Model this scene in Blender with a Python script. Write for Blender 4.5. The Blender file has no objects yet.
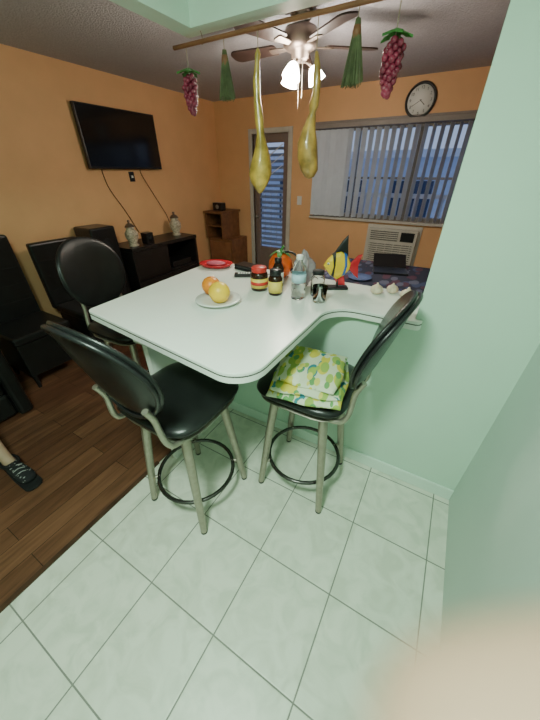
import bpy, bmesh, math, random
from mathutils import Vector, Matrix, noise
random.seed(7)
SC = bpy.context.scene
COL = SC.collection

# ---------------------------------------------------------------- materials
def newmat(name):
    m = bpy.data.materials.new(name); m.use_nodes = True
    nt = m.node_tree
    return m, nt, nt.nodes["Principled BSDF"]
def mat(name, col, rough=0.5, metal=0.0, var=0.06, scale=12.0, bump=0.0, bscale=80.0, trans=0.0, emit=None, estr=0.0, coat=0.0, ior=1.45):
    m, nt, b = newmat(name)
    tc = nt.nodes.new("ShaderNodeTexCoord")
    nz = nt.nodes.new("ShaderNodeTexNoise"); nz.inputs["Scale"].default_value = scale; nz.inputs["Detail"].default_value = 4
    nt.links.new(tc.outputs["Object"], nz.inputs["Vector"])
    rp = nt.nodes.new("ShaderNodeValToRGB")
    rp.color_ramp.elements[0].position = 0.3; rp.color_ramp.elements[1].position = 0.7
    rp.color_ramp.elements[0].color = (*[max(0, c*(1-var)) for c in col], 1)
    rp.color_ramp.elements[1].color = (*[min(1, c*(1+var)) for c in col], 1)
    nt.links.new(nz.outputs["Fac"], rp.inputs["Fac"])
    nt.links.new(rp.outputs["Color"], b.inputs["Base Color"])
    b.inputs["Roughness"].default_value = rough
    b.inputs["Metallic"].default_value = metal
    b.inputs["IOR"].default_value = ior
    b.inputs["Transmission Weight"].default_value = trans
    b.inputs["Coat Weight"].default_value = coat
    if emit:
        b.inputs["Emission Color"].default_value = (*emit, 1); b.inputs["Emission Strength"].default_value = estr
    if bump > 0:
        n2 = nt.nodes.new("ShaderNodeTexNoise"); n2.inputs["Scale"].default_value = bscale; n2.inputs["Detail"].default_value = 3
        nt.links.new(tc.outputs["Object"], n2.inputs["Vector"])
        bp = nt.nodes.new("ShaderNodeBump"); bp.inputs["Strength"].default_value = bump; bp.inputs["Distance"].default_value = 0.01
        nt.links.new(n2.outputs["Fac"], bp.inputs["Height"]); nt.links.new(bp.outputs["Normal"], b.inputs["Normal"])
    return m
def N(nt, t, **kw):
    n = nt.nodes.new(t)
    for k, v in kw.items(): setattr(n, k, v)
    return n
def M(nt, op, a, b=None):
    n = nt.nodes.new("ShaderNodeMath"); n.operation = op
    for i, v in enumerate((a, b)):
        if v is None: continue
        if isinstance(v, (int, float)): n.inputs[i].default_value = v
        else: nt.links.new(v, n.inputs[i])
    return n.outputs[0]
def mixc(nt, f, a, b, mode='MIX'):
    n = nt.nodes.new("ShaderNodeMix"); n.data_type = 'RGBA'; n.blend_type = mode
    for idx, v in ((0, f), (6, a), (7, b)):
        if isinstance(v, (int, float)): n.inputs[idx].default_value = v
        elif isinstance(v, tuple): n.inputs[idx].default_value = (*v, 1) if len(v) == 3 else v
        else: nt.links.new(v, n.inputs[idx])
    return n.outputs[2]

def tile_mat():
    m, nt, b = newmat("ceramic_tile")
    g = N(nt, "ShaderNodeNewGeometry"); s = N(nt, "ShaderNodeSeparateXYZ"); nt.links.new(g.outputs["Position"], s.inputs[0])
    def edge(o, off, sz):
        f = M(nt, 'FRACT', M(nt, 'DIVIDE', M(nt, 'ADD', o, off), sz))
        d = M(nt, 'MULTIPLY', M(nt, 'MINIMUM', f, M(nt, 'SUBTRACT', 1.0, f)), sz)
        return d
    dx = edge(s.outputs[0], 0.029 + 3.65, 0.365); dy = edge(s.outputs[1], -0.216 + 3.695, 0.3695)
    d = M(nt, 'MINIMUM', dx, dy)
    gr = M(nt, 'LESS_THAN', d, 0.0028)
    nz = N(nt, "ShaderNodeTexNoise"); nz.inputs["Scale"].default_value = 9; nz.inputs["Detail"].default_value = 6; nz.inputs["Distortion"].default_value = 1.2
    nt.links.new(g.outputs["Position"], nz.inputs["Vector"])
    rp = N(nt, "ShaderNodeValToRGB"); rp.color_ramp.elements[0].position = .36; rp.color_ramp.elements[1].position = .60
    rp.color_ramp.elements[0].color = (.60, .63, .52, 1); rp.color_ramp.elements[1].color = (.73, .75, .64, 1)
    nt.links.new(nz.outputs["Fac"], rp.inputs["Fac"])
    c = mixc(nt, gr, rp.outputs["Color"], (.22, .22, .19))
    nt.links.new(c, b.inputs["Base Color"])
    r = M(nt, 'ADD', M(nt, 'MULTIPLY', gr, 0.4), 0.38); nt.links.new(r, b.inputs["Roughness"])
    bp = N(nt, "ShaderNodeBump"); bp.inputs["Strength"].default_value = .3; bp.inputs["Distance"].default_value = .002
    nt.links.new(M(nt, 'MINIMUM', M(nt, 'MULTIPLY', d, 150.0), 1.0), bp.inputs["Height"]); nt.links.new(bp.outputs["Normal"], b.inputs["Normal"])
    return m
def wood_floor_mat():
    m, nt, b = newmat("wood_laminate")
    g = N(nt, "ShaderNodeNewGeometry"); s = N(nt, "ShaderNodeSeparateXYZ"); nt.links.new(g.outputs["Position"], s.inputs[0])
    cb = N(nt, "ShaderNodeCombineXYZ"); nt.links.new(s.outputs[1], cb.inputs[0]); nt.links.new(s.outputs[0], cb.inputs[1])
    br = N(nt, "ShaderNodeTexBrick"); br.inputs["Scale"].default_value = 1; br.inputs["Brick Width"].default_value = .9; br.inputs["Row Height"].default_value = .125
    br.inputs["Mortar Size"].default_value = .0018; br.inputs["Color1"].default_value = (.12, .052, .030, 1); br.inputs["Color2"].default_value = (.19, .088, .05, 1); br.inputs["Mortar"].default_value = (.025, .013, .009, 1)
    br.offset = .37
    nt.links.new(cb.outputs[0], br.inputs["Vector"])
    mp = N(nt, "ShaderNodeMapping"); mp.inputs["Scale"].default_value = (26, 2.2, 1)
    nt.links.new(g.outputs["Position"], mp.inputs["Vector"])
    nz = N(nt, "ShaderNodeTexNoise"); nz.inputs["Scale"].default_value = 1; nz.inputs["Detail"].default_value = 7; nz.inputs["Distortion"].default_value = 1.0
    nt.links.new(mp.outputs[0], nz.inputs["Vector"])
    rp = N(nt, "ShaderNodeValToRGB"); rp.color_ramp.elements[0].position = .3; rp.color_ramp.elements[1].position = .7
    rp.color_ramp.elements[0].color = (.6, .57, .55, 1); rp.color_ramp.elements[1].color = (1.2, 1.16, 1.12, 1)
    nt.links.new(nz.outputs["Fac"], rp.inputs["Fac"])
    nt.links.new(mixc(nt, 1.0, br.outputs["Color"], rp.outputs["Color"], 'MULTIPLY'), b.inputs["Base Color"])
    b.inputs["Roughness"].default_value = .36
    return m
def cloth_mat(name, base, cols, scale=14.0, th=.36):
    m, nt, b = newmat(name)
    tc = N(nt, "ShaderNodeTexCoord")
    c = base
    for i, cc in enumerate(cols):
        t_ = cc[3] if len(cc) > 3 else th; cc = cc[:3]
        mp = N(nt, "ShaderNodeMapping"); mp.inputs["Location"].default_value = (i*3.7, i*1.9, i*.7); mp.inputs["Rotation"].default_value = (0, 0, .9*i+.4); mp.inputs["Scale"].default_value = (1, .5, 1)
        nt.links.new(tc.outputs["Object"], mp.inputs["Vector"])
        v = N(nt, "ShaderNodeTexVoronoi"); v.inputs["Scale"].default_value = scale*(1+.12*i); nt.links.new(mp.outputs[0], v.inputs["Vector"])
        c = mixc(nt, M(nt, 'LESS_THAN', v.outputs["Distance"], t_), c, cc)
    nt.links.new(c, b.inputs["Base Color"]); b.inputs["Roughness"].default_value = .9
    return m

MINT = mat("mint_paint", (.54, .73, .60), .55, var=.02, scale=3, bump=.05, bscale=60)
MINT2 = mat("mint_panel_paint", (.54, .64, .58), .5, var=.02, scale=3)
MINTTRIM = mat("mint_trim_paint", (.66, .81, .71), .4, var=.02)
ORANGE = mat("orange_paint", (.72, .41, .20), .65, var=.04, scale=4, bump=.05, bscale=60)
CEIL = mat("popcorn_ceiling_paint", (.48, .46, .49), .9, var=.08, scale=60, bump=.8, bscale=90)
TILE = tile_mat(); WOODF = wood_floor_mat()
LAM = mat("white_laminate", (.80, .83, .77), .28, var=.015, scale=5)
PANELW = mat("white_panel", (.74, .76, .70), .5, var=.02)
DARKLINE = mat("dark_edge_seam", (.05, .04, .035), .5)
VINYL = mat("black_vinyl", (.010, .011, .011), .28, var=.2, bump=.08, bscale=220)
STEEL = mat("brushed_nickel", (.38, .34, .28), .38, metal=.75, var=.1, scale=40)
RINGM = mat("dark_chrome", (.10, .095, .09), .25, metal=.9)
BLACK = mat("black_plastic", (.012, .012, .013), .3)
BLACKM = mat("black_matte", (.010, .010, .011), .7)
SCREEN = mat("tv_screen_glass", (.006, .007, .009), .12)
BLACKWOOD = mat("black_lacquer_wood", (.014, .012, .012), .35)
BROWNWOOD = mat("brown_wood", (.20, .085, .035), .5, var=.25, scale=15)
DARKWOOD = mat("dark_walnut", (.06, .03, .018), .45, var=.3, scale=14)
RODWOOD = mat("rod_wood", (.26, .10, .05), .5, var=.2)
STRING = mat("twine", (.35, .28, .2), .9)
WHITE = mat("white_plastic", (.72, .72, .70), .4)
OFFW = mat("white_enamel_frame", (.55, .52, .46), .45)
GOURD = mat("dried_gourd_skin", (.50, .31, .06), .3, var=.45, scale=22, bump=.15, bscale=40, coat=.4)
GOURD2 = mat("dried_gourd_skin_brown", (.44, .24, .06), .3, var=.5, scale=18, bump=.15, bscale=40, coat=.4)
GRAPE = mat("grape_skin", (.22, .02, .05), .22, var=.5, scale=25, coat=.3)
LEAF = mat("leaf_green", (.05, .20, .04), .5, var=.3, scale=30)
STRAW = mat("dry_palm_straw", (.10, .11, .05), .8, var=.4, scale=30)
BULB = mat("lit_frosted_glass", (1, .97, .9), .4, emit=(1, .93, .80), estr=70)
BRONZE = mat("fan_bronze", (.20, .15, .12), .35, metal=.7)
CORD = mat("brown_cord", (.10, .045, .02), .6)
BLINDS = mat("blind_vinyl", (.55, .58, .62), .5, var=.04)
def glassmat(name, col=(.95,.98,.97), rough=.02):
    m, nt, b = newmat(name)
    b.inputs["Base Color"].default_value = (*col, 1); b.inputs["Roughness"].default_value = rough
    b.inputs["Transmission Weight"].default_value = 1.0; b.inputs["IOR"].default_value = 1.3
    return m
GLASS = glassmat("clear_glass"); PET = glassmat("clear_plastic", (.9, .96, .96), .05)
YEL = mat("yellow_citrus_skin", (.85, .52, .03), .35, var=.12, scale=10, bump=.1, bscale=300)
YEL2 = mat("orange_citrus_skin", (.78, .24, .02), .35, var=.15, scale=8, bump=.1, bscale=300)
PORC = mat("white_porcelain", (.75, .75, .70), .15)
RED = mat("red_glaze", (.50, .02, .03), .2, var=.15)
ORG = mat("orange_red_glaze", (.75, .12, .02), .2, var=.3, scale=12)
YELG = mat("yellow_glaze", (.80, .52, .03), .25)
BLUEG = mat("blue_glaze", (.03, .12, .45), .25)
AMBER = mat("dark_brown_bottle", (.03, .012, .006), .15)
LBLY = mat("yellow_label", (.78, .58, .12), .5); LBLR = mat("red_plastic_lid", (.60, .04, .03), .4)
GARLIC = mat("garlic_skin", (.68, .56, .42), .5, var=.15, scale=40)
SKIN = mat("human_skin", (.40, .26, .18), .5, var=.06, scale=20, bump=.05, bscale=300)
HSKIN = mat("hand_skin", (.27, .175, .12), .5, var=.06, scale=60, bump=.05, bscale=400)
CLOTHP = cloth_mat("leaf_print_cotton", (.58, .62, .44), [(.03, .20, .24, .34), (.60, .50, .06, .42), (.64, .66, .48, .36), (.30, .42, .08, .40), (.12, .30, .10, .28), (.62, .56, .12, .28)], 14, .40)
SHOEM = cloth_mat("dark_speckled_shoe_fabric", (.012, .012, .014), [(.25, .25, .24)], 60, .22)
TCLOTH = cloth_mat("dark_patterned_tablecloth", (.025, .03, .06), [(.05, .07, .16), (.10, .04, .07), (.12, .13, .2)], 9)
SHORTS = mat("dark_cotton", (.03, .04, .07), .9)

# ---------------------------------------------------------------- builders
def link(name, me, m=None, parent=None, smooth=False):
    o = bpy.data.objects.new(name, me); COL.objects.link(o)
    if m is not None:
        for mm in (m if isinstance(m, (list, tuple)) else [m]): me.materials.append(mm)
    if parent: o.parent = parent
    if smooth:
        for p in me.polygons: p.use_smooth = True
    return o
def grp(name, loc=(0, 0, 0), rz=0.0, rot=None):
    e = bpy.data.objects.new(name, None); COL.objects.link(e); e.empty_display_size = .1
    e.location = loc; e.rotation_euler = rot if rot else (0, 0, rz); return e
def box(name, a, b, m, parent=None, bevel=0.0, seg=3):
    bm = bmesh.new(); bmesh.ops.create_cube(bm, size=1)
    for v in bm.verts: v.co = Vector([(a[i]+b[i])/2 + v.co[i]*(b[i]-a[i]) for i in range(3)])
    if bevel > 0: bmesh.ops.bevel(bm, geom=bm.edges[:], offset=bevel, segments=seg, affect='EDGES', profile=.5)
    me = bpy.data.meshes.new(name); bm.to_mesh(me); bm.free()
    return link(name, me, m, parent, smooth=False)
def lathe(name, prof, m, parent=None, center=(0, 0, 0), seg=40, smooth=True):
    bm = bmesh.new(); rings = []
    for r, z in prof:
        if r < 1e-5: rings.append([bm.verts.new((center[0], center[1], center[2]+z))])
        else: rings.append([bm.verts.new((center[0]+r*math.cos(2*math.pi*i/seg), center[1]+r*math.sin(2*math.pi*i/seg), center[2]+z)) for i in range(seg)])
    for A, B in zip(rings, rings[1:]):
        for i in range(seg):
            j = (i+1) % seg
            if len(A) == 1 and len(B) == 1: continue
            if len(A) == 1: bm.faces.new((A[0], B[j], B[i]))
            elif len(B) == 1: bm.faces.new((A[i], A[j], B[0]))
            else: bm.faces.new((A[i], A[j], B[j], B[i]))
    bmesh.ops.recalc_face_normals(bm, faces=bm.faces[:])
    me = bpy.data.meshes.new(name); bm.to_mesh(me); bm.free()
    return link(name, me, m, parent, smooth=smooth)
def tube(name, pts, r, m, parent=None, cyclic=False, radii=None, res=6, smoothpts=True):
    P = [Vector(p) for p in pts]; R = radii if radii else [1.0]*len(P)
    if smoothpts and len(P) > 2:
        Q = []; RR = []; n = len(P)
        rng = range(n if cyclic else n-1)
        for i in rng:
            p0 = P[(i-1) % n] if (cyclic or i > 0) else P[0]; p1 = P[i]; p2 = P[(i+1) % n]; p3 = P[(i+2) % n] if (cyclic or i+2 < n) else P[-1]
            for k in range(6):
                t = k/6
                Q.append(.5*((2*p1)+(-p0+p2)*t+(2*p0-5*p1+4*p2-p3)*t*t+(-p0+3*p1-3*p2+p3)*t**3)); RR.append(R[i]*(1-t)+R[(i+1) % n]*t)
        if not cyclic: Q.append(P[-1]); RR.append(R[-1])
        P, R = Q, RR
    cu = bpy.data.curves.new(name, 'CURVE'); cu.dimensions = '3D'; cu.bevel_depth = r; cu.bevel_resolution = res; cu.use_fill_caps = True
    sp = cu.splines.new('POLY'); sp.points.add(len(P)-1)
    for i, p in enumerate(P): sp.points[i].co = (*p, 1); sp.points[i].radius = R[i]
    sp.use_cyclic_u = cyclic
    tmp = bpy.data.objects.new("tmp", cu); COL.objects.link(tmp)
    dg = bpy.context.evaluated_depsgraph_get(); me = bpy.data.meshes.new_from_object(tmp.evaluated_get(dg))
    bpy.data.objects.remove(tmp); bpy.data.curves.remove(cu); me.name = name
    me.materials.clear()
    return link(name, me, m, parent, smooth=True)
def sphere(name, c, r, m, parent=None, seg=24, sub=None):
    bm = bmesh.new(); bmesh.ops.create_uvsphere(bm, u_segments=seg, v_segments=max(8, seg*2//3), radius=1)
    rr = r if isinstance(r, (tuple, list)) else (r, r, r)
    for v in bm.verts: v.co = Vector((c[0]+v.co.x*rr[0], c[1]+v.co.y*rr[1], c[2]+v.co.z*rr[2]))
    me = bpy.data.meshes.new(name); bm.to_mesh(me); bm.free()
    return link(name, me, m, parent, smooth=True)
def roundpoly(pts):
    out = []; n = len(pts)
    for i, (x, y, r) in enumerate(pts):
        p = Vector((x, y)); a = Vector(pts[i-1][:2]); b = Vector(pts[(i+1) % n][:2])
        if r <= 0: out.append(p); continue
        d1 = (a-p).normalized(); d2 = (b-p).normalized(); ang = d1.angle(d2); t = r/math.tan(ang/2)
        s = p+d1*t; e = p+d2*t; c = p+(d1+d2).normalized()*(r/math.sin(ang/2))
        a0 = math.atan2(s.y-c.y, s.x-c.x); a1 = math.atan2(e.y-c.y, e.x-c.x); da = (a1-a0+math.pi) % (2*math.pi)-math.pi
        for k in range(13): an = a0+da*k/12; out.append(Vector((c.x+r*math.cos(an), c.y+r*math.sin(an))))
    return out
def slab(name, outline, z0, z1, m, parent=None, bevel=0.0):
    bm = bmesh.new(); vs = [bm.verts.new((p[0], p[1], z0)) for p in outline]
    f = bm.faces.new(vs); r = bmesh.ops.extrude_face_region(bm, geom=[f])
    top = [v for v in r['geom'] if isinstance(v, bmesh.types.BMVert)]
    for v in top: v.co.z = z1
    bmesh.ops.recalc_face_normals(bm, faces=bm.faces[:])
    if bevel > 0:
        es = [e for e in bm.edges if abs(e.verts[0].co.z-e.verts[1].co.z) < 1e-6]
        bmesh.ops.bevel(bm, geom=es, offset=bevel, segments=3, affect='EDGES')
    me = bpy.data.meshes.new(name); bm.to_mesh(me); bm.free()
    return link(name, me, m, parent)
def join_bm(name, fn, m, parent=None, smooth=True):
    bm = bmesh.new(); fn(bm); me = bpy.data.meshes.new(name); bm.to_mesh(me); bm.free(); return link(name, me, m, parent, smooth)
def pboxes(bm, lst):
    for a, b in lst:
        r = bmesh.ops.create_cube(bm, size=1)
        for v in r['verts']: v.co = Vector([(a[i]+b[i])/2 + v.co[i]*(b[i]-a[i]) for i in range(3)])

# ---------------------------------------------------------------- room shell
XL, YF, ZC, XR = -3.45, 4.35, 2.44, .416
YB = -1.8; XE = 1.6; YW = 1.368
box("floor_wood", (XL-.1, YB, -.1), (-1.245, YF+.1, 0), WOODF)
box("floor_wood_living", (-1.245, 1.49, -.1), (XE+.1, YF+.1, 0), WOODF)
box("floor_tile", (-1.245, YB, -.1), (XE+.1, 1.49, 0), TILE)
box("trim_1", (-1.262, YB, 0), (-1.236, .70, .006), DARKWOOD)
box("ceiling", (XL-.1, YB, ZC), (XE+.1, YF+.1, ZC+.1), CEIL)
box("ceiling_kitchen", (-1.20, YB, ZC-.02), (XR, 1.38, ZC-.0005), MINTTRIM)
box("wall_left", (XL-.1, YB, 0), (XL, YF+.1, ZC), ORANGE)
box("wall_back", (XL-.1, YB-.1, 0), (XE+.1, YB, ZC), MINT)
box("wall_east", (XE, 1.5, 0), (XE+.1, YF+.1, ZC), ORANGE)
# far wall with door & window openings
DX0, DX1, DZ = -2.80, -2.22, 2.04
WX0, WX1, WZ0, WZ1 = -1.80, .35, 1.07, 2.07
def farw(bm):
    pboxes(bm, [((XL, YF, 0), (DX0, YF+.15, ZC)), ((DX0, YF, DZ), (DX1, YF+.15, ZC)), ((DX1, YF, 0), (WX0, YF+.15, ZC)),
                ((WX0, YF, WZ1), (WX1, YF+.15, ZC)), ((WX0, YF, 0), (WX1, YF+.15, WZ0)), ((WX1, YF, 0), (XE, YF+.15, ZC))])
join_bm("wall_far", farw, ORANGE, smooth=False)
# kitchen walls
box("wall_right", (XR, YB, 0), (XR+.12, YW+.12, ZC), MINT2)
box("wall_kitchen", (-.03, YW, 0), (XR, YW+.12, ZC-.02), MINT)
box("wall_kitchen_extension", (XR+.12, YW, 0), (XE, YW+.12, ZC), ORANGE)
box("wall_half", (-1.20, YW, 0), (-.03, YW+.12, 1.0), MINT)
box("wall_header", (-1.25, YW-.01, 2.10), (-.03, YW+.07, ZC), MINTTRIM)
box("wall_header_side", (-1.25, YB, 2.10), (-1.165, YW-.01, ZC), MINTTRIM)
box("baseboard_half", (-1.20, YW-.012, 0), (XR, YW, .085), MINTTRIM, bevel=.004)
box("baseboard_left", (XL, YB, 0), (XL+.012, YF, .09), OFFW)
box("baseboard_far", (DX1+.06, YF-.012, 0), (XE, YF, .09), OFFW)

# door
d = grp("door_1", (0, YF, 0))
for nm, a, b in (("frame_left", (DX0-.06, -.02, 0), (DX0, .1, DZ+.06)), ("frame_right", (DX1, -.02, 0), (DX1+.06, .1, DZ+.06)), ("frame_top", (DX0, -.02, DZ), (DX1, .1, DZ+.06))):
    box(nm, a, b, OFFW, d, .005)
LEAFM = mat("door_paint", (.22, .16, .14), .5)
for nm, a, b in (("stile_left", (DX0, .03, 0), (DX0+.09, .07, DZ)), ("stile_right", (DX1-.09, .03, 0), (DX1, .07, DZ)), ("rail_top", (DX0+.09, .03, DZ-.1), (DX1-.09, .07, DZ)), ("rail_bottom", (DX0+.09, .03, 0), (DX1-.09, .07, .55))):
    box(nm, a, b, LEAFM, d, .004)
def louv(bm):
    z = .6
    while z < DZ-.12:
        r = bmesh.ops.create_cube(bm, size=1)
        for v in r['verts']:
            v.co = Vector((v.co.x*(DX1-DX0-.18), v.co.y*.055, v.co.z*.006))
            v.co = Matrix.Rotation(math.radians(38), 3, 'X') @ v.co + Vector(((DX0+DX1)/2, .06, z))
        z += .075
join_bm("jalousie_slats", louv, mat("louver_glass", (.22, .27, .38), .3), d, False)
for k in range(3):
    tube("grille_bar", [(DX0+.1, .02, 1.45+.12*k), (DX1-.1, .02, 1.68+.12*k)], .006, WHITE, d)
sphere("knob", (DX0+.045, .0, 1.0), .028, STEEL, d)
tube("knob_stem", [(DX0+.045, 0, 1.0), (DX0+.045, .04, 1.0)], .01, STEEL, d)

# window
w = grp("window_1", (0, YF, 0))
FRM = mat("window_frame_paint", (.22, .19, .17), .5)
for nm, a, b in (("frame_top", (WX0, 0, WZ1-.05), (WX1, .1, WZ1)), ("frame_bottom", (WX0, 0, WZ0), (WX1, .1, WZ0+.05)), ("frame_left", (WX0, 0, WZ0+.05), (WX0+.05, .1, WZ1-.05)), ("frame_right", (WX1-.05, 0, WZ0+.05), (WX1, .1, WZ1-.05)),
                 ("mullion_1", (-1.33, .03, WZ0+.05), (-1.27, .1, WZ1-.05)), ("mullion_2", (-.60, .03, WZ0+.05), (-.54, .1, WZ1-.05)), ("mullion_3", (-.12, .03, WZ0+.05), (-.07, .1, WZ1-.05)), ("rail_mid", (WX0+.05, .05, 1.52), (WX1-.05, .09, 1.545))):
    box(nm, a, b, FRM, w)
box("sill", (WX0-.04, -.04, WZ0-.03), (WX1+.04, .0, WZ0), OFFW, w, .005)
box("casing_top", (WX0-.04, -.02, WZ1), (WX1+.04, -.0, WZ1+.05), FRM, w)
def blinds(bm):
    x = WX0+.03; i = 0
    while x < WX1-.03:
        closed = x < -1.40
        ang = math.radians((44 if closed else 64)+random.uniform(-6, 6)); wd = .080
        r = bmesh.ops.create_cube(bm, size=1)
        for v in r['verts']:
            v.co = Vector((v.co.x*wd, v.co.y*.002, v.co.z*(WZ1-WZ0-.06)))
            v.co = Matrix.Rotation(ang, 3, 'Z') @ v.co + Vector((x, YF-.075, (WZ0+WZ1)/2-.01))
        x += .070 if closed else .082
bl = grp("vertical_blinds")
join_bm("slats", blinds, BLINDS, bl, False)
box("headrail", (WX0-.02, YF-.11, WZ1-.03), (WX1+.02, YF-.022, WZ1+.02), FRM, bl, .005)

# exterior
EXT = mat("neighbor_stucco", (.42, .50, .66), .8); EXTD = mat("neighbor_glass", (.03, .05, .1), .3)
nb = grp("neighbor_building", (0, 9.5, 0))
box("facade", (-9, 0, -3), (7, 1, 1.9), EXT, nb)
for i in range(9):
    box("pane", (-8.5+1.7*i, -.04, .2), (-7.5+1.7*i, 0, 1.4), EXTD, nb)
box("cornice", (-9, -.3, 1.9), (7, 1, 2.05), mat("neighbor_trim", (.6, .65, .75), .8), nb)
bal = grp("balcony_railing", (0, 5.6, 0))
box("rail_top", (-4.5, -.03, 1.25), (2.5, .03, 1.31), mat("white_rail_paint", (.6, .65, .75), .5), bal)
def balus(bm): pboxes(bm, [((-4.4+.13*i, -.015, .0), (-4.375+.13*i, .015, 1.25)) for i in range(52)])
join_bm("balusters", balus, bpy.data.materials["white_rail_paint"], bal, False)
box("slab", (-4.5, -1.1, -.1), (2.5, .1, 0), EXT, bal)

# ---------------------------------------------------------------- peninsula table
tb = grp("peninsula_table")
OUT = roundpoly([(-1.415, .685, .035), (-.43, .585, .12), (-.418, 1.335, .14), (0.0, 1.335, .028), (0.0, 1.366, 0), (-.032, 1.366, 0), (-.032, 1.72, 0), (-1.48, 1.72, .04)])
slab("edge_body", OUT, 1.0005, 1.024, LAM, tb)
slab("edge_seam", OUT, 1.024, 1.028, DARKLINE, tb)
slab("top", OUT, 1.028, 1.042, LAM, tb, .002)
box("support_panel", (-1.20, .78, 0), (-1.165, YW, 1.0005), PANELW, tb)
box("apron_panel", (-1.20, .74, .90), (-.62, .775, 1.0005), PANELW, tb)
TZ = 1.0425

# ---------------------------------------------------------------- bar stools
def cushion(name, w, h, th, m, parent, xf, p=2.6, curve=0.0):
    bm = bmesh.new(); nr, ns = 9, 48
    def pt(r, a, side):
        c, s = math.cos(a), math.sin(a)
        x = math.copysign(abs(c)**(2/p), c)*w/2*r; y = math.copysign(abs(s)**(2/p), s)*h/2*r
        z = side*th/2*math.sqrt(max(0, 1-r**5)) if side else 0
        z *= .8+.2*(1-r*r)
        return xf(Vector((x, y, z + curve*x*x)))
    for side in (1, -1):
        prev = [bm.verts.new(pt(0, 0, side))]
        for i in range(1, nr+1):
            r = math.sin(i/nr*math.pi/2)
            ring = [bm.verts.new(pt(r, 2*math.pi*k/ns, side)) for k in range(ns)]
            for k in range(ns):
                j = (k+1) % ns
                if len(prev) == 1: bm.faces.new((prev[0], ring[k], ring[j]))
                else: bm.faces.new((prev[k], ring[k], ring[j], prev[j]))
            prev = ring
    bmesh.ops.remove_doubles(bm, verts=bm.verts[:], dist=1e-5)
    bmesh.ops.recalc_face_normals(bm, faces=bm.faces[:])
    me = bpy.data.meshes.new(name); bm.to_mesh(me); bm.free()
    return link(name, me, m, parent, True)
def stool(loc, rz, seat_z=.775, lean=.30):
    s = grp("bar_stool", loc, rz)
    cushion("seat", .455, .455, .085, VINYL, s, lambda v: Vector((v.x, v.y, v.z+seat_z-.045)), 4.2)
    cushion("seat_base", .42, .42, .02, STEEL, s, lambda v: Vector((v.x, v.y, v.z+seat_z-.093)), 4.2)
    lathe("swivel", [(0, seat_z-.14), (.10, seat_z-.14), (.11, seat_z-.12), (.11, seat_z-.098), (0, seat_z-.098)], STEEL, s)
    zt = seat_z-.11
    for sx in (-1, 1):
        for sy in (-1, 1):
            tube("leg", [(sx*.125, sy*.125, zt), (sx*.150, sy*.150, .42), (sx*.187, sy*.187, .012)], .021, STEEL, s, radii=[1.15, 1.0, .82])
            lathe("foot_cap", [(0, 0), (.017, 0), (.018, .014), (0, .014)], BLACK, s, (sx*.187, sy*.187, 0), 20)
    for sx, sy, ex, ey in ((-1, -1, 1, 1), (-1, 1, 1, -1)):
        tube("cross_brace", [(sx*.12, sy*.12, zt-.01), (ex*.12, ey*.12, zt-.01)], .016, STEEL, s)
    R = .205
    tube("foot_ring", [(R*math.cos(2*math.pi*k/32), R*math.sin(2*math.pi*k/32), .185) for k in range(32)], .0105, RINGM, s, cyclic=True, smoothpts=False)
    for sx in (-1, 1):
        for sy in (-1, 1):
            tube("ring_bracket", [(sx*.140, sy*.140, .185), (sx*.178, sy*.178, .185)], .010, STEEL, s)
    # back
    c0 = Vector((0, -.225, .80)); up = Vector((0, -math.sin(lean), math.cos(lean))); nrm = Vector((0, math.cos(lean), math.sin(lean)))
    ctr = c0+up*.235
    cushion("backrest", .43, .45, .05, VINYL, s, lambda v: ctr+Vector((v.x, 0, 0))+up*v.y+nrm*v.z, 2.15, curve=1.0)
    fr = []
    for k in range(48):
        a = 2*math.pi*k/48; x = .209*math.cos(a); y = .220*math.sin(a)
        fr.append(ctr+Vector((x, 0, 0))+up*y+nrm*(x*x-.018))
    tube("back_frame", fr, .008, BLACK, s, cyclic=True, smoothpts=False)
    for sx in (-1, 1):
        e = ctr+Vector((sx*.14, 0, 0))+up*(-.19)+nrm*(-.012)
        tube("back_upright", [(sx*.16, -.02, seat_z-.095), (sx*.165, -.19, seat_z-.095), (sx*.155, -.238, seat_z-.05), tuple(e), tuple(e+up*.07+nrm*-.004)], .0125, STEEL, s)
    return s
stool((-.885, .70, 0), 0)
stool((-.405, 1.105, 0), math.radians(90))
stool((-1.74, 1.10, 0), math.radians(-88), lean=.2)

fs = grp("floor_speaker", (-3.27, 1.95, 0))
box("cabinet", (-.15, -.14, .02), (.15, .14, 1.12), BLACK, fs, .02); box("plinth", (-.17, -.16, 0), (.17, .16, .02), BLACKM, fs)
for z, r in ((.95, .06), (.72, .09), (.45, .09)):
    o = lathe("driver", [(0, .002), (r*.3, .006), (r*.85, .0), (r, .008), (r*1.05, .0)], BLACKM, fs, seg=32); o.data.transform(Matrix.Translation((.151, 0, z)) @ Matrix.Rotation(math.radians(90), 4, 'Y'))

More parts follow.
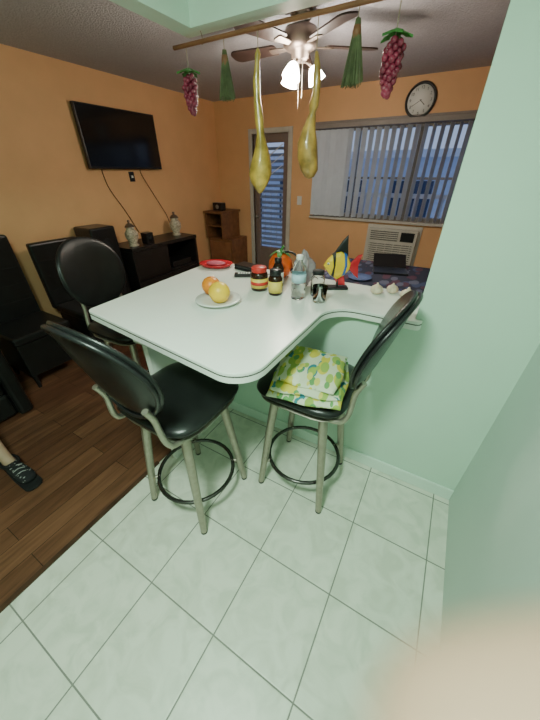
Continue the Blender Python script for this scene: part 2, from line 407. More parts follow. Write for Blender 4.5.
# folded cloth on right stool
fc = grp("folded_cloth", (-.385, 1.05, .7735), math.radians(12))
def fold(bm, w, h, z0, th, seed, ox=0, oy=0, rz=0):
    nx, ny = 26, 26; g = {}; ca, sa = math.cos(rz), math.sin(rz)
    for side in (0, 1):
        for i in range(nx+1):
            for j in range(ny+1):
                u, v = i/nx*2-1, j/ny*2-1
                x = u*w/2*(1-.06*v*v+.03*math.sin(v*4+seed)); y = v*h/2*(1-.06*u*u+.03*math.sin(u*5+seed))
                ed = max(abs(u), abs(v))**8
                n = noise.noise(Vector((x*10+seed, y*10, seed)))*.016
                n2 = noise.noise(Vector((x*9+seed+(.0), y*9, seed+3)))*.004
                z = z0+(th/2)+(th/2)*(1 if side else -1)*math.sqrt(max(0, 1-ed*.95)) + (n if side else n2) + .012*(1-u*u)*(1-v*v)*side
                g[side, i, j] = bm.verts.new((x*ca-y*sa+ox, x*sa+y*ca+oy, max(z, 0.0)))
    for i in range(nx):
        for j in range(ny):
            bm.faces.new((g[1, i, j], g[1, i+1, j], g[1, i+1, j+1], g[1, i, j+1]))
            bm.faces.new((g[0, i, j], g[0, i, j+1], g[0, i+1, j+1], g[0, i+1, j]))
    for i in range(nx):
        bm.faces.new((g[0, i, 0], g[0, i+1, 0], g[1, i+1, 0], g[1, i, 0])); bm.faces.new((g[0, i+1, ny], g[0, i, ny], g[1, i, ny], g[1, i+1, ny]))
        bm.faces.new((g[0, 0, i+1], g[0, 0, i], g[1, 0, i], g[1, 0, i+1])); bm.faces.new((g[0, nx, i], g[0, nx, i+1], g[1, nx, i+1], g[1, nx, i]))
join_bm("fold_bottom", lambda bm: fold(bm, .34, .39, .000, .024, 1), CLOTHP, fc)
join_bm("fold_middle", lambda bm: fold(bm, .31, .36, .026, .024, 5, -.008, .006, .05), CLOTHP, fc)
join_bm("fold_top", lambda bm: fold(bm, .28, .32, .052, .024, 9, .006, .012, -.08), CLOTHP, fc)

# ---------------------------------------------------------------- hanging rod and things
RY, RZ = 1.40, 2.068
rod = grp("hanging_rod")
tube("rod", [(-1.31, RY, RZ), (-.032, RY, RZ)], .008, RODWOOD, rod)
for x in (-1.15, -.25): tube("rod_hook", [(x, RY, 2.102), (x, RY+.013, RZ+.012), (x, RY+.012, RZ-.004), (x, RY, RZ-.008)], .002, STEEL, rod)
def strand(name, x, z0, par, r=.0015, y=RY):
    tube(name, [(x, y, z0), (x, y, RZ-.0082)], r, STRING, par)
def grapes(x, zt, zb):
    g = grp("hanging_grapes"); strand("string", x, zt-.02, g)
    H = zt-zb
    def f(bm):
        for i in range(64):
            t = (i+.5)/64; z = zt-.03-(H-.04)*t
            rad = .030*math.sin(min(1, (1-t)*1.3+.12)*math.pi/2)*(.55+.45*random.random()) if t > .08 else .02*random.random()
            a = i*2.4
            r = bmesh.ops.create_uvsphere(bm, u_segments=12, v_segments=8, radius=.0105*random.uniform(.85, 1.1))
            bmesh.ops.translate(bm, verts=r['verts'], vec=(x+rad*math.cos(a), RY+rad*math.sin(a), z))
    join_bm("berries", f, GRAPE, g)
    def lf(bm):
        for k in range(5):
            a = k*1.257+.3; c = Vector((x, RY, zt-.005)); dr = Vector((math.cos(a), math.sin(a), -.35)); sd = Vector((-math.sin(a), math.cos(a), 0))
            prof = [(0, .003), (.012, .016), (.024, .011), (.033, .018), (.045, .008), (.055, 0)]
            L = [bm.verts.new(c+dr*p+sd*q+Vector((0, 0, -.004))) for p, q in prof]; C = [bm.verts.new(c+dr*p+Vector((0, 0, .003))) for p, q in prof]; Rr = [bm.verts.new(c+dr*p-sd*q+Vector((0, 0, -.004))) for p, q in prof]
            for i in range(len(prof)-1):
                bm.faces.new((L[i], L[i+1], C[i+1], C[i])); bm.faces.new((C[i], C[i+1], Rr[i+1], Rr[i]))
    join_bm("leaves", lf, LEAF, g, False)
grapes(-1.238, 2.0, 1.825); grapes(-.332, 1.995, 1.815)
def whisk(x, zt, zb, w):
    g = grp("hanging_whisk_broom"); strand("string", x, zt-.01, g)
    def f(bm):
        for i in range(150):
            a = random.uniform(0, 6.283); q = math.sqrt(random.random()); r0 = .008*q; r1 = w/2*q
            p0 = Vector((x+r0*math.cos(a), RY+r0*math.sin(a), zt-random.uniform(0, .015))); p1 = Vector((x+r1*math.cos(a), RY+r1*.7*math.sin(a), zb+random.uniform(0, .02)))
            pm = p0.lerp(p1, .35)+Vector((0, 0, 0)); s = Vector((math.sin(a), -math.cos(a), 0))*.0016; s2 = Vector((math.cos(a), math.sin(a), 0))*.0016
            for q1, q2 in ((p0, pm), (pm, p1)):
                A = [bm.verts.new(q1+o) for o in (s, s2, -s, -s2)]; B = [bm.verts.new(q2+o) for o in (s, s2, -s, -s2)]
                for k in range(4): bm.faces.new((A[k], A[(k+1) % 4], B[(k+1) % 4], B[k]))
    join_bm("straw", f, STRAW, g, False)
    lathe("binding", [(.0095, zt-.018), (.012, zt-.018), (.0145, zt-.035), (.0125, zt-.05), (.009, zt-.05)], RODWOOD, g, (x, RY, 0), 20)
whisk(-1.03, 2.03, 1.865, .085); whisk(-.465, 2.035, 1.86, .085)
def gourd(x, zt, prof, m, wob):
    g = grp("hanging_gourd"); strand("string", x, zt-.01, g)
    o = lathe("gourd", prof, m, g, (0, 0, 0), 36)
    z0 = min(p[1] for p in prof); z1 = max(p[1] for p in prof)
    for v in o.data.vertices:
        t = (v.co.z-z0)/(z1-z0); n = noise.noise(Vector((v.co.x*18, v.co.y*18, v.co.z*9+wob)))
        v.co.x = v.co.x*(1+.25*n)+x+wob*.012*math.sin(t*5.5)*(1-abs(2*t-1)**3); v.co.y = v.co.y*(1+.25*n)+RY
gourd(-.864, 2.01, [(0, 1.508), (.012, 1.514), (.026, 1.530), (.042, 1.555), (.052, 1.590), (.050, 1.62), (.040, 1.66), (.028, 1.70), (.017, 1.74), (.018, 1.80), (.014, 1.86), (.016, 1.92), (.010, 1.97), (.012, 1.995), (.006, 2.01), (0, 2.012)], GOURD, 1.0)
gourd(-.610, 1.975, [(0, 1.572), (.020, 1.580), (.038, 1.605), (.046, 1.65), (.042, 1.70), (.030, 1.745), (.020, 1.78), (.012, 1.80), (.019, 1.82), (.014, 1.86), (.016, 1.90), (.011, 1.94), (.006, 1.97), (0, 1.975)], GOURD2, -1.2)

# ---------------------------------------------------------------- ceiling fan
FX, FY = -1.17, 2.42
fan = grp("ceiling_fan", (FX, FY, 0))
lathe("canopy", [(0, 2.44), (.07, 2.44), (.068, 2.41), (.05, 2.385), (.02, 2.375), (0, 2.375)], BRONZE, fan)
lathe("motor_housing", [(0, 2.385), (.05, 2.38), (.10, 2.36), (.115, 2.33), (.11, 2.28), (.085, 2.262), (.06, 2.25), (.055, 2.22), (.03, 2.205), (0, 2.205)], BRONZE, fan)
BLADE = mat("fan_blade_wood", (.035, .02, .016), .4, var=.3)
for k in range(5):
    an = math.radians(38+72*k); Rm = Matrix.Rotation(an, 4, 'Z') @ Matrix.Translation((0, 0, 2.285)) @ Matrix.Rotation(math.radians(10), 4, 'X')
    ol = roundpoly([(.17, -.05, .02), (.52, -.068, .05), (.52, .068, .05), (.17, .05, .02)])
    o = slab("blade", ol, -.004, .004, BLADE, fan); o.data.transform(Rm)
    o = slab("blade_iron", roundpoly([(.09, -.016, .004), (.22, -.03, .015), (.22, .03, .015), (.09, .016, .004)]), -.010, -.0045, BRONZE, fan); o.data.transform(Rm)
for k in range(3):
    a = math.radians(30+120*k); dx, dy = math.cos(a), math.sin(a)
    tube("lamp_arm", [(0, 0, 2.215), (dx*.05, dy*.05, 2.205), (dx*.085, dy*.085, 2.185)], .009, BRONZE, fan)
    TM = Matrix.Translation((dx*.085, dy*.085, 2.185)) @ Matrix.Rotation(a, 4, 'Z') @ Matrix.Rotation(math.radians(-28), 4, 'Y')
    o = lathe("lamp_shade", [(.018, .0), (.030, -.012), (.046, -.045), (.058, -.082), (.054, -.081), (.040, -.044), (.02, -.012)], BULB, fan, (0, 0, 0), 24)
    o.data.transform(TM)
    o = sphere("bulb", (0, 0, -.05), (.026, .026, .034), BULB, fan, 16)
    o.data.transform(TM)
tube("pull_chain", [(.03, -.02, 2.21), (.035, -.025, 2.02)], .0015, STEEL, fan)
tube("pull_chain", [(-.02, .03, 2.21), (-.02, .035, 1.98)], .0015, STEEL, fan)

# ---------------------------------------------------------------- TV wall
tv = grp("wall_tv", (XL, 2.645, 1.89))
box("body", (.03, -.475, -.265), (.075, .475, .265), BLACK, tv, .006)
box("screen", (.0745, -.462, -.245), (.077, .462, .253), SCREEN, tv)
box("mount", (0, -.2, -.15), (.03, .2, .15), BLACKM, tv)
cd = grp("tv_cords", (XL+.006, 0, 0))
tube("cord", [(0.004, 2.33, 1.62), (0.004, 2.36, 1.45), (.004, 2.5, 1.2), (.004, 2.62, .95)], .004, CORD, cd)
tube("cord", [(0.004, 2.83, 1.62), (0.004, 2.85, 1.55), (.004, 3.0, 1.3), (.004, 3.12, 1.1), (.004, 3.16, .95)], .004, CORD, cd)
cp = grp("cable_wall_plate", (XL, 2.70, 1.55)); box("plate", (0, -.035, -.05), (.008, .035, .05), BLACK, cp, .003); box("jack", (.008, -.012, -.012), (.016, .012, .012), WHITE, cp)
tc_ = grp("tv_console", (-3.2, 2.66, 0))
for nm, a, b in (("top", (-.23, -.52, .84), (.20, .52, .88)), ("shelf", (-.23, -.50, .50), (.17, .50, .53)), ("bottom", (-.23, -.50, .06), (.17, .50, .09)), ("side_left", (-.23, -.52, 0), (.19, -.49, .84)), ("side_right", (-.23, .49, 0), (.19, .52, .84)), ("divider", (-.23, -.015, .09), (.17, .015, .84)), ("back_panel", (-.24, -.5, .06), (-.23, .5, .84)), ("door_left", (.17, -.49, .09), (.19, -.003, .50)), ("door_right", (.17, .003, .09), (.19, .49, .50)), ("upper_door_left", (.17, -.49, .532), (.19, -.003, .835))):
    box(nm, a, b, BLACKWOOD, tc_, .003)
box("media_box", (-.1, .08, .53), (.14, .42, .60), BLACK, tc_, .004)
def vase(x, y, s):
    g = grp("lidded_jar", (x, y, .8805))
    lathe("jar", [(0, 0), (.045*s, 0), (.05*s, .01), (.035*s, .03*s), (.06*s, .08*s), (.062*s, .12*s), (.035*s, .16*s), (.045*s, .175*s), (0, .175*s)], mat("mottled_ceramic", (.45, .38, .28), .3, var=.6, scale=40), g)
    lathe("lid", [(.048*s, .176*s), (.03*s, .2*s), (.01*s, .21*s), (.014*s, .23*s), (0, .24*s)], BRONZE, g)
vase(-3.12, 2.27, 1.15); vase(-3.2, 3.02, 1.2)
sp = grp("small_speaker", (-3.1, 2.46, .8805)); box("cabinet", (-.05, -.05, 0), (.05, .05, .12), BLACK, sp, .006); lathe("cone", [(0, 0), (.03, 0), (.035, .004), (.0, .004)], BLACKM, sp).data.transform(Matrix.Translation((.05, 0, .06)) @ Matrix.Rotation(math.radians(90), 4, 'Y'))

# corner cabinet
cc = grp("wooden_corner_cabinet", (-3.17, 4.08, 0))
for nm, a, b, m in (("lower_body", (-.22, -.2, 0), (.24, .22, .70), BROWNWOOD), ("top_board", (-.25, -.24, 1.06), (.12, .24, 1.09), BROWNWOOD), ("side_left", (-.24, -.22, .70), (-.21, .22, 1.06), BROWNWOOD), ("side_right", (.07, -.22, .70), (.10, .22, 1.06), BROWNWOOD), ("back", (-.21, .19, .70), (.07, .22, 1.06), DARKWOOD), ("mid_shelf", (-.21, -.2, .87), (.07, .19, .89), BROWNWOOD),
                    ("drawer_1", (-.19, -.215, .40), (.21, -.2, .66), mat("brown_wood_front", (.26, .11, .05), .5, var=.2)), ("drawer_2", (-.19, -.215, .08), (.21, -.2, .36), bpy.data.materials.get("brown_wood_front") or BROWNWOOD)):
    box(nm, a, b, m, cc, .003)
rd = grp("table_radio", (-3.22, 4.0, 1.0905)); box("case", (-.09, -.05, 0), (.09, .05, .11), BLACK, rd, .01); lathe("dial", [(0, 0), (.03, 0), (.025, .01), (0, .01)], STEEL, rd).data.transform(Matrix.Translation((0, -.05, .055)) @ Matrix.Rotation(math.radians(90), 4, 'X'))

# black high-back chairs on the left
def hchair(y, zt=1.08, x=-2.98):
    c = grp("dining_chair", (x, y, 0))
    box("seat", (-.22, -.225, .42), (.24, .225, .49), VINYL, c, .02)
    box("backrest", (-.30, -.225, .44), (-.23, .225, zt), VINYL, c, .02)
    box("seat_skirt", (-.20, -.215, .12), (.225, .215, .42), VINYL, c, .01)
    for k in range(3): box("back_seam", (-.231, -.21, .62+.14*k), (-.226, .21, .624+.14*k), BLACKM, c)
    for sx in (-.19, .20):
        for sy in (-.19, .19): tube("leg", [(sx, sy, .14), (sx*1.02, sy, .0)], .018, BLACKWOOD, c, radii=[1.1, .8])
hchair(.93, 1.16); hchair(1.50, 1.06)

# ---------------------------------------------------------------- clock, AC
ck = grp("wall_clock", (-.657, YF, 2.235), rot=(math.radians(90), 0, 0))
lathe("rim", [(.0, 0), (.148, 0), (.155, .015), (.148, .035), (.132, .035), (.128, .018), (0, .016)], BLACK, ck, seg=64)
lathe("face", [(0, .0165), (.129, .0165), (.129, .019), (0, .019)], mat("clock_face_paper", (.75, .75, .72), .5, var=.01), ck, seg=64)
for n in range(1, 13):
    cu = bpy.data.curves.new("numeral", 'FONT'); cu.body = str(n); cu.size = .036; cu.align_x = 'CENTER'; cu.align_y = 'CENTER'; cu.extrude = .0004
    o = bpy.data.objects.new("numeral", cu); COL.objects.link(o); o.parent = ck; a = math.radians(90-30*n); o.location = (.103*math.cos(a), .103*math.sin(a), .0198); cu.materials.append(BLACKM)
for ln, wd, ang, z in ((.06, .006, -130, .0205), (.09, .004, 120, .0215)):
    o = box("clock_hand", (-wd/2, -.012, 0), (wd/2, ln, .001), BLACKM, ck); o.data.transform(Matrix.Translation((0, 0, z)) @ Matrix.Rotation(math.radians(ang), 4, 'Z'))
sphere("pin", (0, 0, .0225), .005, BLACKM, ck, 12)

ac = grp("air_conditioner", (-.645, YF, .745))
ACM = mat("ac_ivory_plastic", (.52, .50, .44), .45); ACD = mat("ac_grille_shadow", (.10, .10, .09), .6)
for nm, a, b, m in (("housing", (-.30, -.10, -.235), (.30, -.0, .235), ACM), ("trim_top", (-.335, -.02, .235), (.335, 0, .275), OFFW), ("trim_bottom", (-.335, -.02, -.275), (.335, 0, -.235), OFFW), ("trim_left", (-.335, -.02, -.235), (-.30, 0, .235), OFFW), ("trim_right", (.30, -.02, -.235), (.335, 0, .235), OFFW), ("intake", (-.27, -.104, -.21), (.27, -.099, .07), ACD), ("outlet", (-.27, -.104, .10), (.08, -.099, .21), ACD), ("control_panel", (.11, -.104, .10), (.27, -.099, .21), BLACK)):
    box(nm, a, b, m, ac, .003)
def acs(bm): pboxes(bm, [((-.27, -.110, -.20+.026*i), (.27, -.104, -.185+.026*i)) for i in range(11)]+[((-.27, -.110, .115+.024*i), (.08, -.104, .126+.024*i)) for i in range(4)]+[((-.26+.1*i, -.112, -.21), (-.255+.1*i, -.104, .07)) for i in range(6)])
join_bm("louvers", acs, ACM, ac, False)
sw = grp("light_switch", (-2.02, YF, 1.25)); box("plate", (-.035, -.006, -.055), (.035, 0, .055), WHITE, sw, .002); box("toggle", (-.006, -.016, -.01), (.006, -.006, .012), WHITE, sw)

# ---------------------------------------------------------------- dining table behind the counter
dt = grp("dining_table", (-.48, 2.85, 0))
box("tablecloth", (-.52, -.62, .735), (.52, .62, .76), TCLOTH, dt, .01)
box("tablecloth_drop_front", (-.525, -.625, .56), (.525, -.615, .745), TCLOTH, dt); box("tablecloth_drop_left", (-.525, -.62, .56), (-.515, .62, .745), TCLOTH, dt)
for sx in (-.44, .44):
    for sy in (-.54, .54): box("leg", (sx-.03, sy-.03, 0), (sx+.03, sy+.03, .735), DARKWOOD, dt, .005)
lp = grp("laptop", (-.42, 3.12, .7605), math.radians(15)); box("base", (-.16, -.11, 0), (.16, .11, .018), BLACK, lp, .005); o = box("lid", (-.16, 0, 0), (.16, .006, .20), BLACK, lp, .002); o.data.transform(Matrix.Translation((0, .105, .018)) @ Matrix.Rotation(math.radians(-62), 4, 'X'))
pl = grp("dinner_plate", (-.62, 2.75, .7605)); lathe("plate", [(0, 0), (.06, 0), (.11, .018), (.108, .021), (.06, .005), (0, .005)], mat("blue_plate", (.10, .14, .3), .2), pl)

# ---------------------------------------------------------------- things on the counter
fp = grp("fruit_plate", (-.93, 1.085, TZ))
lathe("plate", [(0, 0), (.065, 0), (.07, .004), (.115, .017), (.113, .021), (.07, .009), (0, .007)], PORC, fp, seg=56)
def fruit(par, c, r, m):
    lathe("citrus_fruit", [(0, -.95*r), (.35*r, -.91*r), (.72*r, -.68*r), (.96*r, -.25*r), (1.0*r, .05*r), (.92*r, .40*r), (.68*r, .72*r), (.35*r, .91*r), (.1*r, .93*r), (.07*r, .98*r), (0, .98*r)], m, par, c, 40)
fruit(fp, (.022, -.012, .058), .053, YEL); fruit(fp, (-.072, .040, .060), .049, YEL2)
j = grp("sauce_jar", (-.848, 1.35, TZ))
lathe("body", [(0, 0), (.042, 0), (.047, .005), (.048, .08), (.044, .094), (.038, .10), (0, .10)], AMBER, j)
lathe("label", [(.0484, .018), (.0488, .018), (.0488, .07), (.0484, .07)], LBLY, j)
lathe("label_stripe", [(.0489, .034), (.0492, .034), (.0492, .052), (.0489, .052)], LBLR, j)
lathe("lid", [(0, .10), (.040, .10), (.042, .103), (.042, .122), (.039, .126), (0, .126)], LBLR, j)
j = grp("supplement_bottle", (-.735, 1.33, TZ))
lathe("body", [(0, 0), (.034, 0), (.037, .004), (.037, .085), (.030, .10), (.026, .103), (0, .103)], AMBER, j)
lathe("label", [(.0374, .015), (.0377, .015), (.0377, .075), (.0374, .075)], LBLY, j)
lathe("cap", [(0, .103), (.029, .103), (.030, .106), (.030, .13), (.027, .133), (0, .133)], BLACK, j)
j = grp("seasoning_bottle", (-.79, 1.46, TZ))
lathe("body", [(0, 0), (.03, 0), (.032, .004), (.032, .10), (.02, .13), (0, .13)], AMBER, j); lathe("label", [(.0324, .02), (.0327, .02), (.0327, .08), (.0324, .08)], WHITE, j); lathe("cap", [(0, .13), (.02, .13), (.02, .155), (0, .157)], BLACK, j)
j = grp("water_bottle", (-.60, 1.33, TZ))
lathe("body", [(0, 0), (.030, 0), (.036, .006), (.036, .034), (.034, .039), (.036, .044), (.036, .080), (.034, .085), (.036, .09), (.036, .14), (.030, .168), (.015, .19), (.0135, .20), (0, .20)], PET, j)
lathe("label", [(.0364, .09), (.0367, .09), (.0367, .132), (.0364, .132)], mat("pale_blue_label", (.45, .62, .72), .4), j)
lathe("cap", [(0, .20), (.016, .20), (.017, .203), (.017, .218), (.015, .22), (0, .22)], WHITE, j)
j = grp("glass_jar", (-.535, 1.43, TZ)); lathe("body", [(0, 0), (.034, 0), (.036, .005), (.036, .09), (.028, .105), (.028, .115), (.025, .115), (.025, .104), (.033, .088), (.033, .008), (0, .006)], GLASS, j); lathe("lid", [(0, .1155), (.031, .1155), (.031, .13), (0, .131)], BLACKM, j)
j = grp("drinking_glass", (-.488, 1.345, TZ)); lathe("cup", [(0, 0), (.030, 0), (.032, .004), (.038, .082), (.0355, .082), (.030, .010), (0, .008)], GLASS, j)
# plastic bag
BAGM = mat("thin_plastic_film", (.55, .48, .52), .25, trans=.6)
def bag(bm):
    r = bmesh.ops.create_icosphere(bm, subdivisions=4, radius=1)
    for v in bm.verts:
        n = noise.noise(v.co*2.3)*.35+noise.noise(v.co*6)*.12
        k = 1+n; z = v.co.z; tw = 1 if z < .3 else max(.25, 1-(z-.3)*1.0)
        v.co = Vector((v.co.x*.062*k*tw, v.co.y*.045*k*tw, max(-.095, z*.105*(1+.3*n))+.095))
j = grp("plastic_bag", (-.665, 1.53, TZ)); join_bm("film", bag, BAGM, j)
# pepper-shaped ceramic jar
j = grp("ceramic_fruit_jar", (-.86, 1.62, TZ))
lathe("body", [(0, 0), (.035, 0), (.06, .02), (.075, .06), (.070, .10), (.045, .135), (.02, .145), (0, .14)], ORG, j)
tube("stem", [(0, 0, .138), (.005, 0, .165), (.02, .0, .185)], .007, LEAF, j)
def lf2(bm):
    for k in range(5):
        a = k*1.26; dr = Vector((math.cos(a), math.sin(a), 0)); sd = Vector((-math.sin(a), math.cos(a), 0)); prof = [(.0, .004, .15), (.025, .018, .155), (.05, .014, .14), (.075, 0, .12)]
        L = [bm.verts.new(dr*p+sd*q+Vector((0, 0, z))) for p, q, z in prof]; Rr = [bm.verts.new(dr*p-sd*q+Vector((0, 0, z))) for p, q, z in prof]
        for i in range(3): bm.faces.new((L[i], L[i+1], Rr[i+1], Rr[i]))
join_bm("leaves", lf2, LEAF, j, False)
tube("handle", [(.07, 0, .05), (.11, 0, .08), (.115, 0, .13), (.07, 0, .155), (.02, 0, .15)], .006, BLACK, j)
# tropical fish figurine
fg = grp("fish_figurine", (-.475, 1.58, TZ), math.radians(28))
box("base", (-.06, -.03, 0), (.06, .03, .015), BLACK, fg, .006)
tube("post", [(0, 0, .01), (0, 0, .06)], .008, BLACK, fg)
def fishshape(name, pts, th, m, zc=0.0):
    pts = [(x*.92, z*1.08) for x, z in pts]
    bm = bmesh.new(); n = len(pts); cxx = sum(p[0] for p in pts)/n; czz = sum(p[1] for p in pts)/n
    rings = [(1.0, 0), (.93, th*.6), (.7, th*.9), (.35, th)]
    for sg in (1, -1):
        rs = []
        for s, y in rings: rs.append([bm.verts.new((cxx+(p[0]-cxx)*s, sg*y, czz+(p[1]-czz)*s)) for p in pts])
        for A, B in zip(rs, rs[1:]):
            for i in range(n): k = (i+1) % n; bm.faces.new((A[i], A[k], B[k], B[i]))
        bm.faces.new(rs[-1])
    bmesh.ops.remove_doubles(bm, verts=bm.verts[:], dist=1e-5); bmesh.ops.recalc_face_normals(bm, faces=bm.faces[:])
    me = bpy.data.meshes.new(name); bm.to_mesh(me); bm.free(); return link(name, me, m, fg)
fishshape("body", [(-.095, .12), (-.075, .15), (-.04, .18), (.0, .19), (.04, .17), (.065, .13), (.06, .10), (.03, .07), (-.01, .05), (-.05, .07), (-.08, .10)], .028, YELG)
fishshape("stripe_front", [(-.05, .175), (-.03, .188), (-.02, .13), (-.03, .058), (-.048, .07), (-.04, .12)], .0295, BLACK)
fishshape("stripe_rear", [(.015, .188), (.035, .178), (.045, .12), (.035, .075), (.015, .065), (.025, .12)], .0285, BLUEG)
fishshape("dorsal_fin", [(-.04, .18), (.0, .235), (.03, .265), (.035, .22), (.045, .165), (.0, .18)], .008, BLACK)
fishshape("tail", [(.055, .125), (.10, .17), (.125, .175), (.11, .12), (.12, .055), (.095, .07), (.055, .105)], .008, RED)
fishshape("ventral_fin", [(-.03, .065), (.0, .02), (.05, .018), (.04, .05), (.03, .075)], .008, RED)
for s in (-1, 1): sphere("eye", (-.063, s*.018, .142), .008, WHITE, fg, 12); sphere("pupil", (-.065, s*.025, .142), .004, BLACK, fg, 10)
# garlic bulbs
def garlic(x, y, r):
    g = grp("garlic_bulb", (x, y, TZ))
    o = lathe("bulb", [(0, 0), (.5*r, .02*r), (.95*r, .40*r), (1.0*r, .75*r), (.80*r, 1.15*r), (.35*r, 1.42*r), (.16*r, 1.6*r), (.12*r, 1.8*r), (0, 1.8*r)], GARLIC, g, seg=40)
    for v in o.data.vertices:
        a = math.atan2(v.co.y, v.co.x); k = 1+.08*abs(math.cos(a*4))-.04; v.co.x *= k; v.co.y *= k
garlic(-.262, 1.61, .033); garlic(-.19, 1.665, .030); garlic(-.105, 1.60, .036)
# red tray, black things
j = grp("red_serving_dish", (-1.35, 1.59, TZ), math.radians(20)); o = lathe("dish", [(0, 0), (.07, 0), (.095, .008), (.118, .026), (.115, .030), (.09, .013), (0, .008)], RED, j, seg=48); o.data.transform(Matrix.Scale(.75, 4, (0, 1, 0)))
o = sphere("packet", (0, 0, .026), (.07, .035, .016), mat("pink_wrapper", (.55, .12, .18), .3), j, 20)
j = grp("wallet", (-1.125, 1.645, TZ), math.radians(-10)); box("lower_flap", (-.08, -.05, 0), (.08, .05, .016), BLACKM, j, .005); box("upper_flap", (-.078, -.05, .0165), (.075, .048, .034), BLACK, j, .005)
j = grp("remote_control", (-1.04, 1.52, TZ), math.radians(-60)); box("body", (-.025, -.085, 0), (.025, .085, .02), BLACK, j, .006)
join_bm("buttons", lambda bm: pboxes(bm, [((-.016+.012*a, -.06+.016*b, .02), (-.008+.012*a, -.05+.016*b, .0225)) for a in range(3) for b in range(8)]), WHITE, j, False)
j = grp("eyeglasses", (-.98, 1.62, TZ+.02))
for s in (-1, 1):
    tube("rim", [(s*.035+.026*math.cos(t*math.pi/8), 0, .02*math.sin(t*math.pi/8)) for t in range(16)], .0025, BLACK, j, cyclic=True); tube("temple", [(s*.062, 0, .008), (s*.064, .04, .0), (s*.060, .09, -.018)], .0022, BLACK, j)
tube("bridge", [(-.009, 0, .004), (0, 0, .008), (.009, 0, .004)], .0022, BLACK, j)
j = grp("coiled_cable", (-.72, 1.665, TZ+.004)); tube("cable", [((.03+.004*math.sin(k))*math.cos(k*.6), (.03+.003*math.cos(k))*math.sin(k*.6), .001+.0006*k) for k in range(30)]+[(.07, .01, .006), (.10, -.01, .0)], .003, BLACK, j)

# ---------------------------------------------------------------- people parts
def skinned(name, verts, edges, radii, m, parent, root=0, sub=2):
    me = bpy.data.meshes.new(name); me.from_pydata([tuple(v) for v in verts], edges, []); me.update()
    o = bpy.data.objects.new(name, me); COL.objects.link(o)
    sk = o.modifiers.new("skin", 'SKIN'); sk.use_smooth_shade = True
    for i, r in enumerate(radii):
        rr = r if isinstance(r, tuple) else (r, r); me.skin_vertices[0].data[i].radius = rr
    me.skin_vertices[0].data[root].use_root = True
    ss = o.modifiers.new("sub", 'SUBSURF'); ss.levels = sub; ss.render_levels = sub
    dg = bpy.context.evaluated_depsgraph_get(); m2 = bpy.data.meshes.new_from_object(o.evaluated_get(dg)); bpy.data.objects.remove(o)
    m2.name = name; m2.materials.clear()
    return link(name, m2, m, parent, True)
# leg of seated person at left edge
pr = grp("person_leg", (-1.975, .20, 0))
skinned("leg_skin", [(-.80, 0, .52), (-.55, 0, .53), (-.33, 0, .50), (-.24, 0, .38), (-.16, 0, .28), (-.06, 0, .15), (-.02, 0, .085), (.04, .005, .060)],
        [(i, i+1) for i in range(7)], [.085, .078, .058, .055, .050, .034, .034, .030], SKIN, pr)
# closed low shoe
skinned("shoe_upper", [(-.055, 0, .052), (-.01, 0, .060), (.06, .004, .058), (.13, .008, .046), (.195, .012, .038)],
        [(i, i+1) for i in range(4)], [(.040, .042), (.044, .046), (.044, .044), (.050, .034), (.042, .026)], SHOEM, pr)
tube("shoe_collar", [(-.068, 0, .098), (-.045, -.036, .092), (.01, -.040, .088), (.055, -.016, .098), (.06, .012, .098), (.01, .042, .088), (-.045, .036, .092)], .008, BLACKM, pr, cyclic=True)
sole = roundpoly([(-.10, -.036, .03), (.08, -.045, .03), (.235, -.042, .04), (.240, .055, .045), (.09, .050, .03), (-.10, .036, .03)])
slab("shoe_sole", sole, 0.0, .018, BLACKM, pr, .004)
LACE = mat("grey_lace", (.30, .30, .29), .8)
for k in range(3): tube("shoe_lace", [(.06+.028*k, -.026, .090-.010*k), (.068+.028*k, .004, .101-.010*k), (.076+.028*k, .032, .090-.010*k)], .0028, LACE, pr)
skinned("shorts_leg", [(-.84, 0, .53), (-.62, 0, .54), (-.50, 0, .535)], [(0, 1), (1, 2)], [.105, .10, .10], SHORTS, pr)
ar = grp("armchair", (-2.80, .20, 0))
for nm, a, b in (("seat", (-.30, -.26, .22), (.30, .26, .42)), ("backrest", (-.45, -.30, .15), (-.28, .30, .95)), ("arm_left", (-.42, .27, .0), (.30, .37, .60)), ("arm_right", (-.42, -.37, .0), (.30, -.27, .60)), ("plinth", (-.30, -.27, .02), (.28, .27, .22))):
    box(nm, a, b, VINYL, ar, .03)

# hand holding the phone: an index finger strays past the lens
hd = grp("hand", (0, 0, 1.6))
T = Vector((.0074, .0030, -.0385)); D = Vector((.74, .38, .55)).normalized()
knuck = T+D*.078+Vector((0, -.012, .0))
verts = [T+Vector((-.001, .001, -.0005)), T+D*.010, T+D*.028, T+D*.052+Vector((0, -.003, .002)), knuck, knuck+Vector((.035, -.045, .004)), knuck+Vector((.045, -.085, 0)), knuck+Vector((.06, -.20, -.05)), knuck+Vector((.07, -.30, -.10))]
skinned("index_and_palm", verts, [(i, i+1) for i in range(8)], [.0086, .0110, .0108, .0108, (.014, .014), (.036, .018), (.030, .021), .030, .036], HSKIN, hd, root=5)
for k in range(3):
    off = Vector((.004*k, -.004-.004*k, -.021*(k+1))); b0 = knuck+Vector((.022, -.030, -.012*k)); L = [1.0, .93, .78][k]
    kn = knuck+off+Vector((.006, 0, 0))
    skinned("finger_%d" % (k+2), [b0, kn, kn-D*.030*L+Vector((.010, .004, 0)), kn-D*.044*L+Vector((.014, -.010, 0)), kn-D*.046*L+Vector((.018, -.028, 0))], [(0, 1), (1, 2), (2, 3), (3, 4)], [.012, .0105, .0098, .0090, .0075], HSKIN, hd)
b0 = knuck+Vector((.03, -.06, .006))
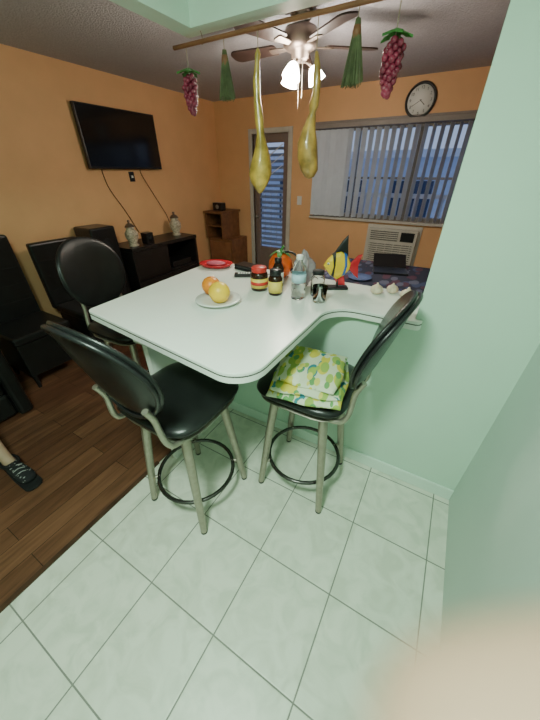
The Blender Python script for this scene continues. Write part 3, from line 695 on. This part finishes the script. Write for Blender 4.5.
skinned("thumb", [b0, knuck+Vector((.008, -.068, .018)), knuck+Vector((-.022, -.066, .028)), knuck+Vector((-.046, -.062, .030))], [(0, 1), (1, 2), (2, 3)], [.016, .0125, .0108, .0085], HSKIN, hd)

# ---------------------------------------------------------------- lights
kf = grp("kitchen_ceiling_lamp", (-.35, -.15, 2.42))
lathe("base", [(0, 0), (.17, 0), (.17, -.02), (0, -.02)], WHITE, kf)
lathe("diffuser", [(.16, -.02), (.15, -.045), (.10, -.065), (0, -.072)], mat("lit_diffuser", (.9, 1, .93), .4, emit=(.82, 1, .88), estr=10), kf)
def area(nm, loc, size, power, col, rot=(0, 0, 0)):
    l = bpy.data.lights.new(nm, 'AREA'); l.energy = power; l.color = col; l.size = size; l.shape = 'DISK'
    o = bpy.data.objects.new(nm, l); COL.objects.link(o); o.location = loc; o.rotation_euler = rot; return o
def point(nm, loc, power, col, r=.03):
    l = bpy.data.lights.new(nm, 'POINT'); l.energy = power; l.color = col; l.shadow_soft_size = r
    o = bpy.data.objects.new(nm, l); COL.objects.link(o); o.location = loc; return o
area("kitchen_light", (-.35, -.15, 2.33), .32, 51, (.75, 1.0, .82))
for k in range(3):
    a = math.radians(30+120*k); point("fan_light", (FX+.13*math.cos(a), FY+.13*math.sin(a), 2.06), 10, (1, .85, .68))
W = bpy.data.worlds.new("dusk"); SC.world = W; W.use_nodes = True
nt = W.node_tree; bg = nt.nodes["Background"]; g = N(nt, "ShaderNodeTexCoord"); s = N(nt, "ShaderNodeSeparateXYZ"); nt.links.new(g.outputs["Generated"], s.inputs[0])
rp = N(nt, "ShaderNodeValToRGB"); rp.color_ramp.elements[0].color = (.40, .52, .78, 1); rp.color_ramp.elements[1].color = (.12, .22, .50, 1); nt.links.new(s.outputs[2], rp.inputs[0]); nt.links.new(rp.outputs[0], bg.inputs[0]); bg.inputs[1].default_value = .9

# ---------------------------------------------------------------- camera
cam = bpy.data.cameras.new("camera"); co = bpy.data.objects.new("camera", cam); COL.objects.link(co)
co.location = (0, 0, 1.6); co.rotation_euler = (math.radians(90-33), 0, math.radians(30))
cam.sensor_fit = 'VERTICAL'; cam.sensor_height = 24; cam.sensor_width = 18; cam.lens = 290/720*24
cam.clip_start = .003; cam.clip_end = 100
cam.dof.use_dof = True; cam.dof.focus_distance = 1.7; cam.dof.aperture_fstop = 2.0
SC.camera = co
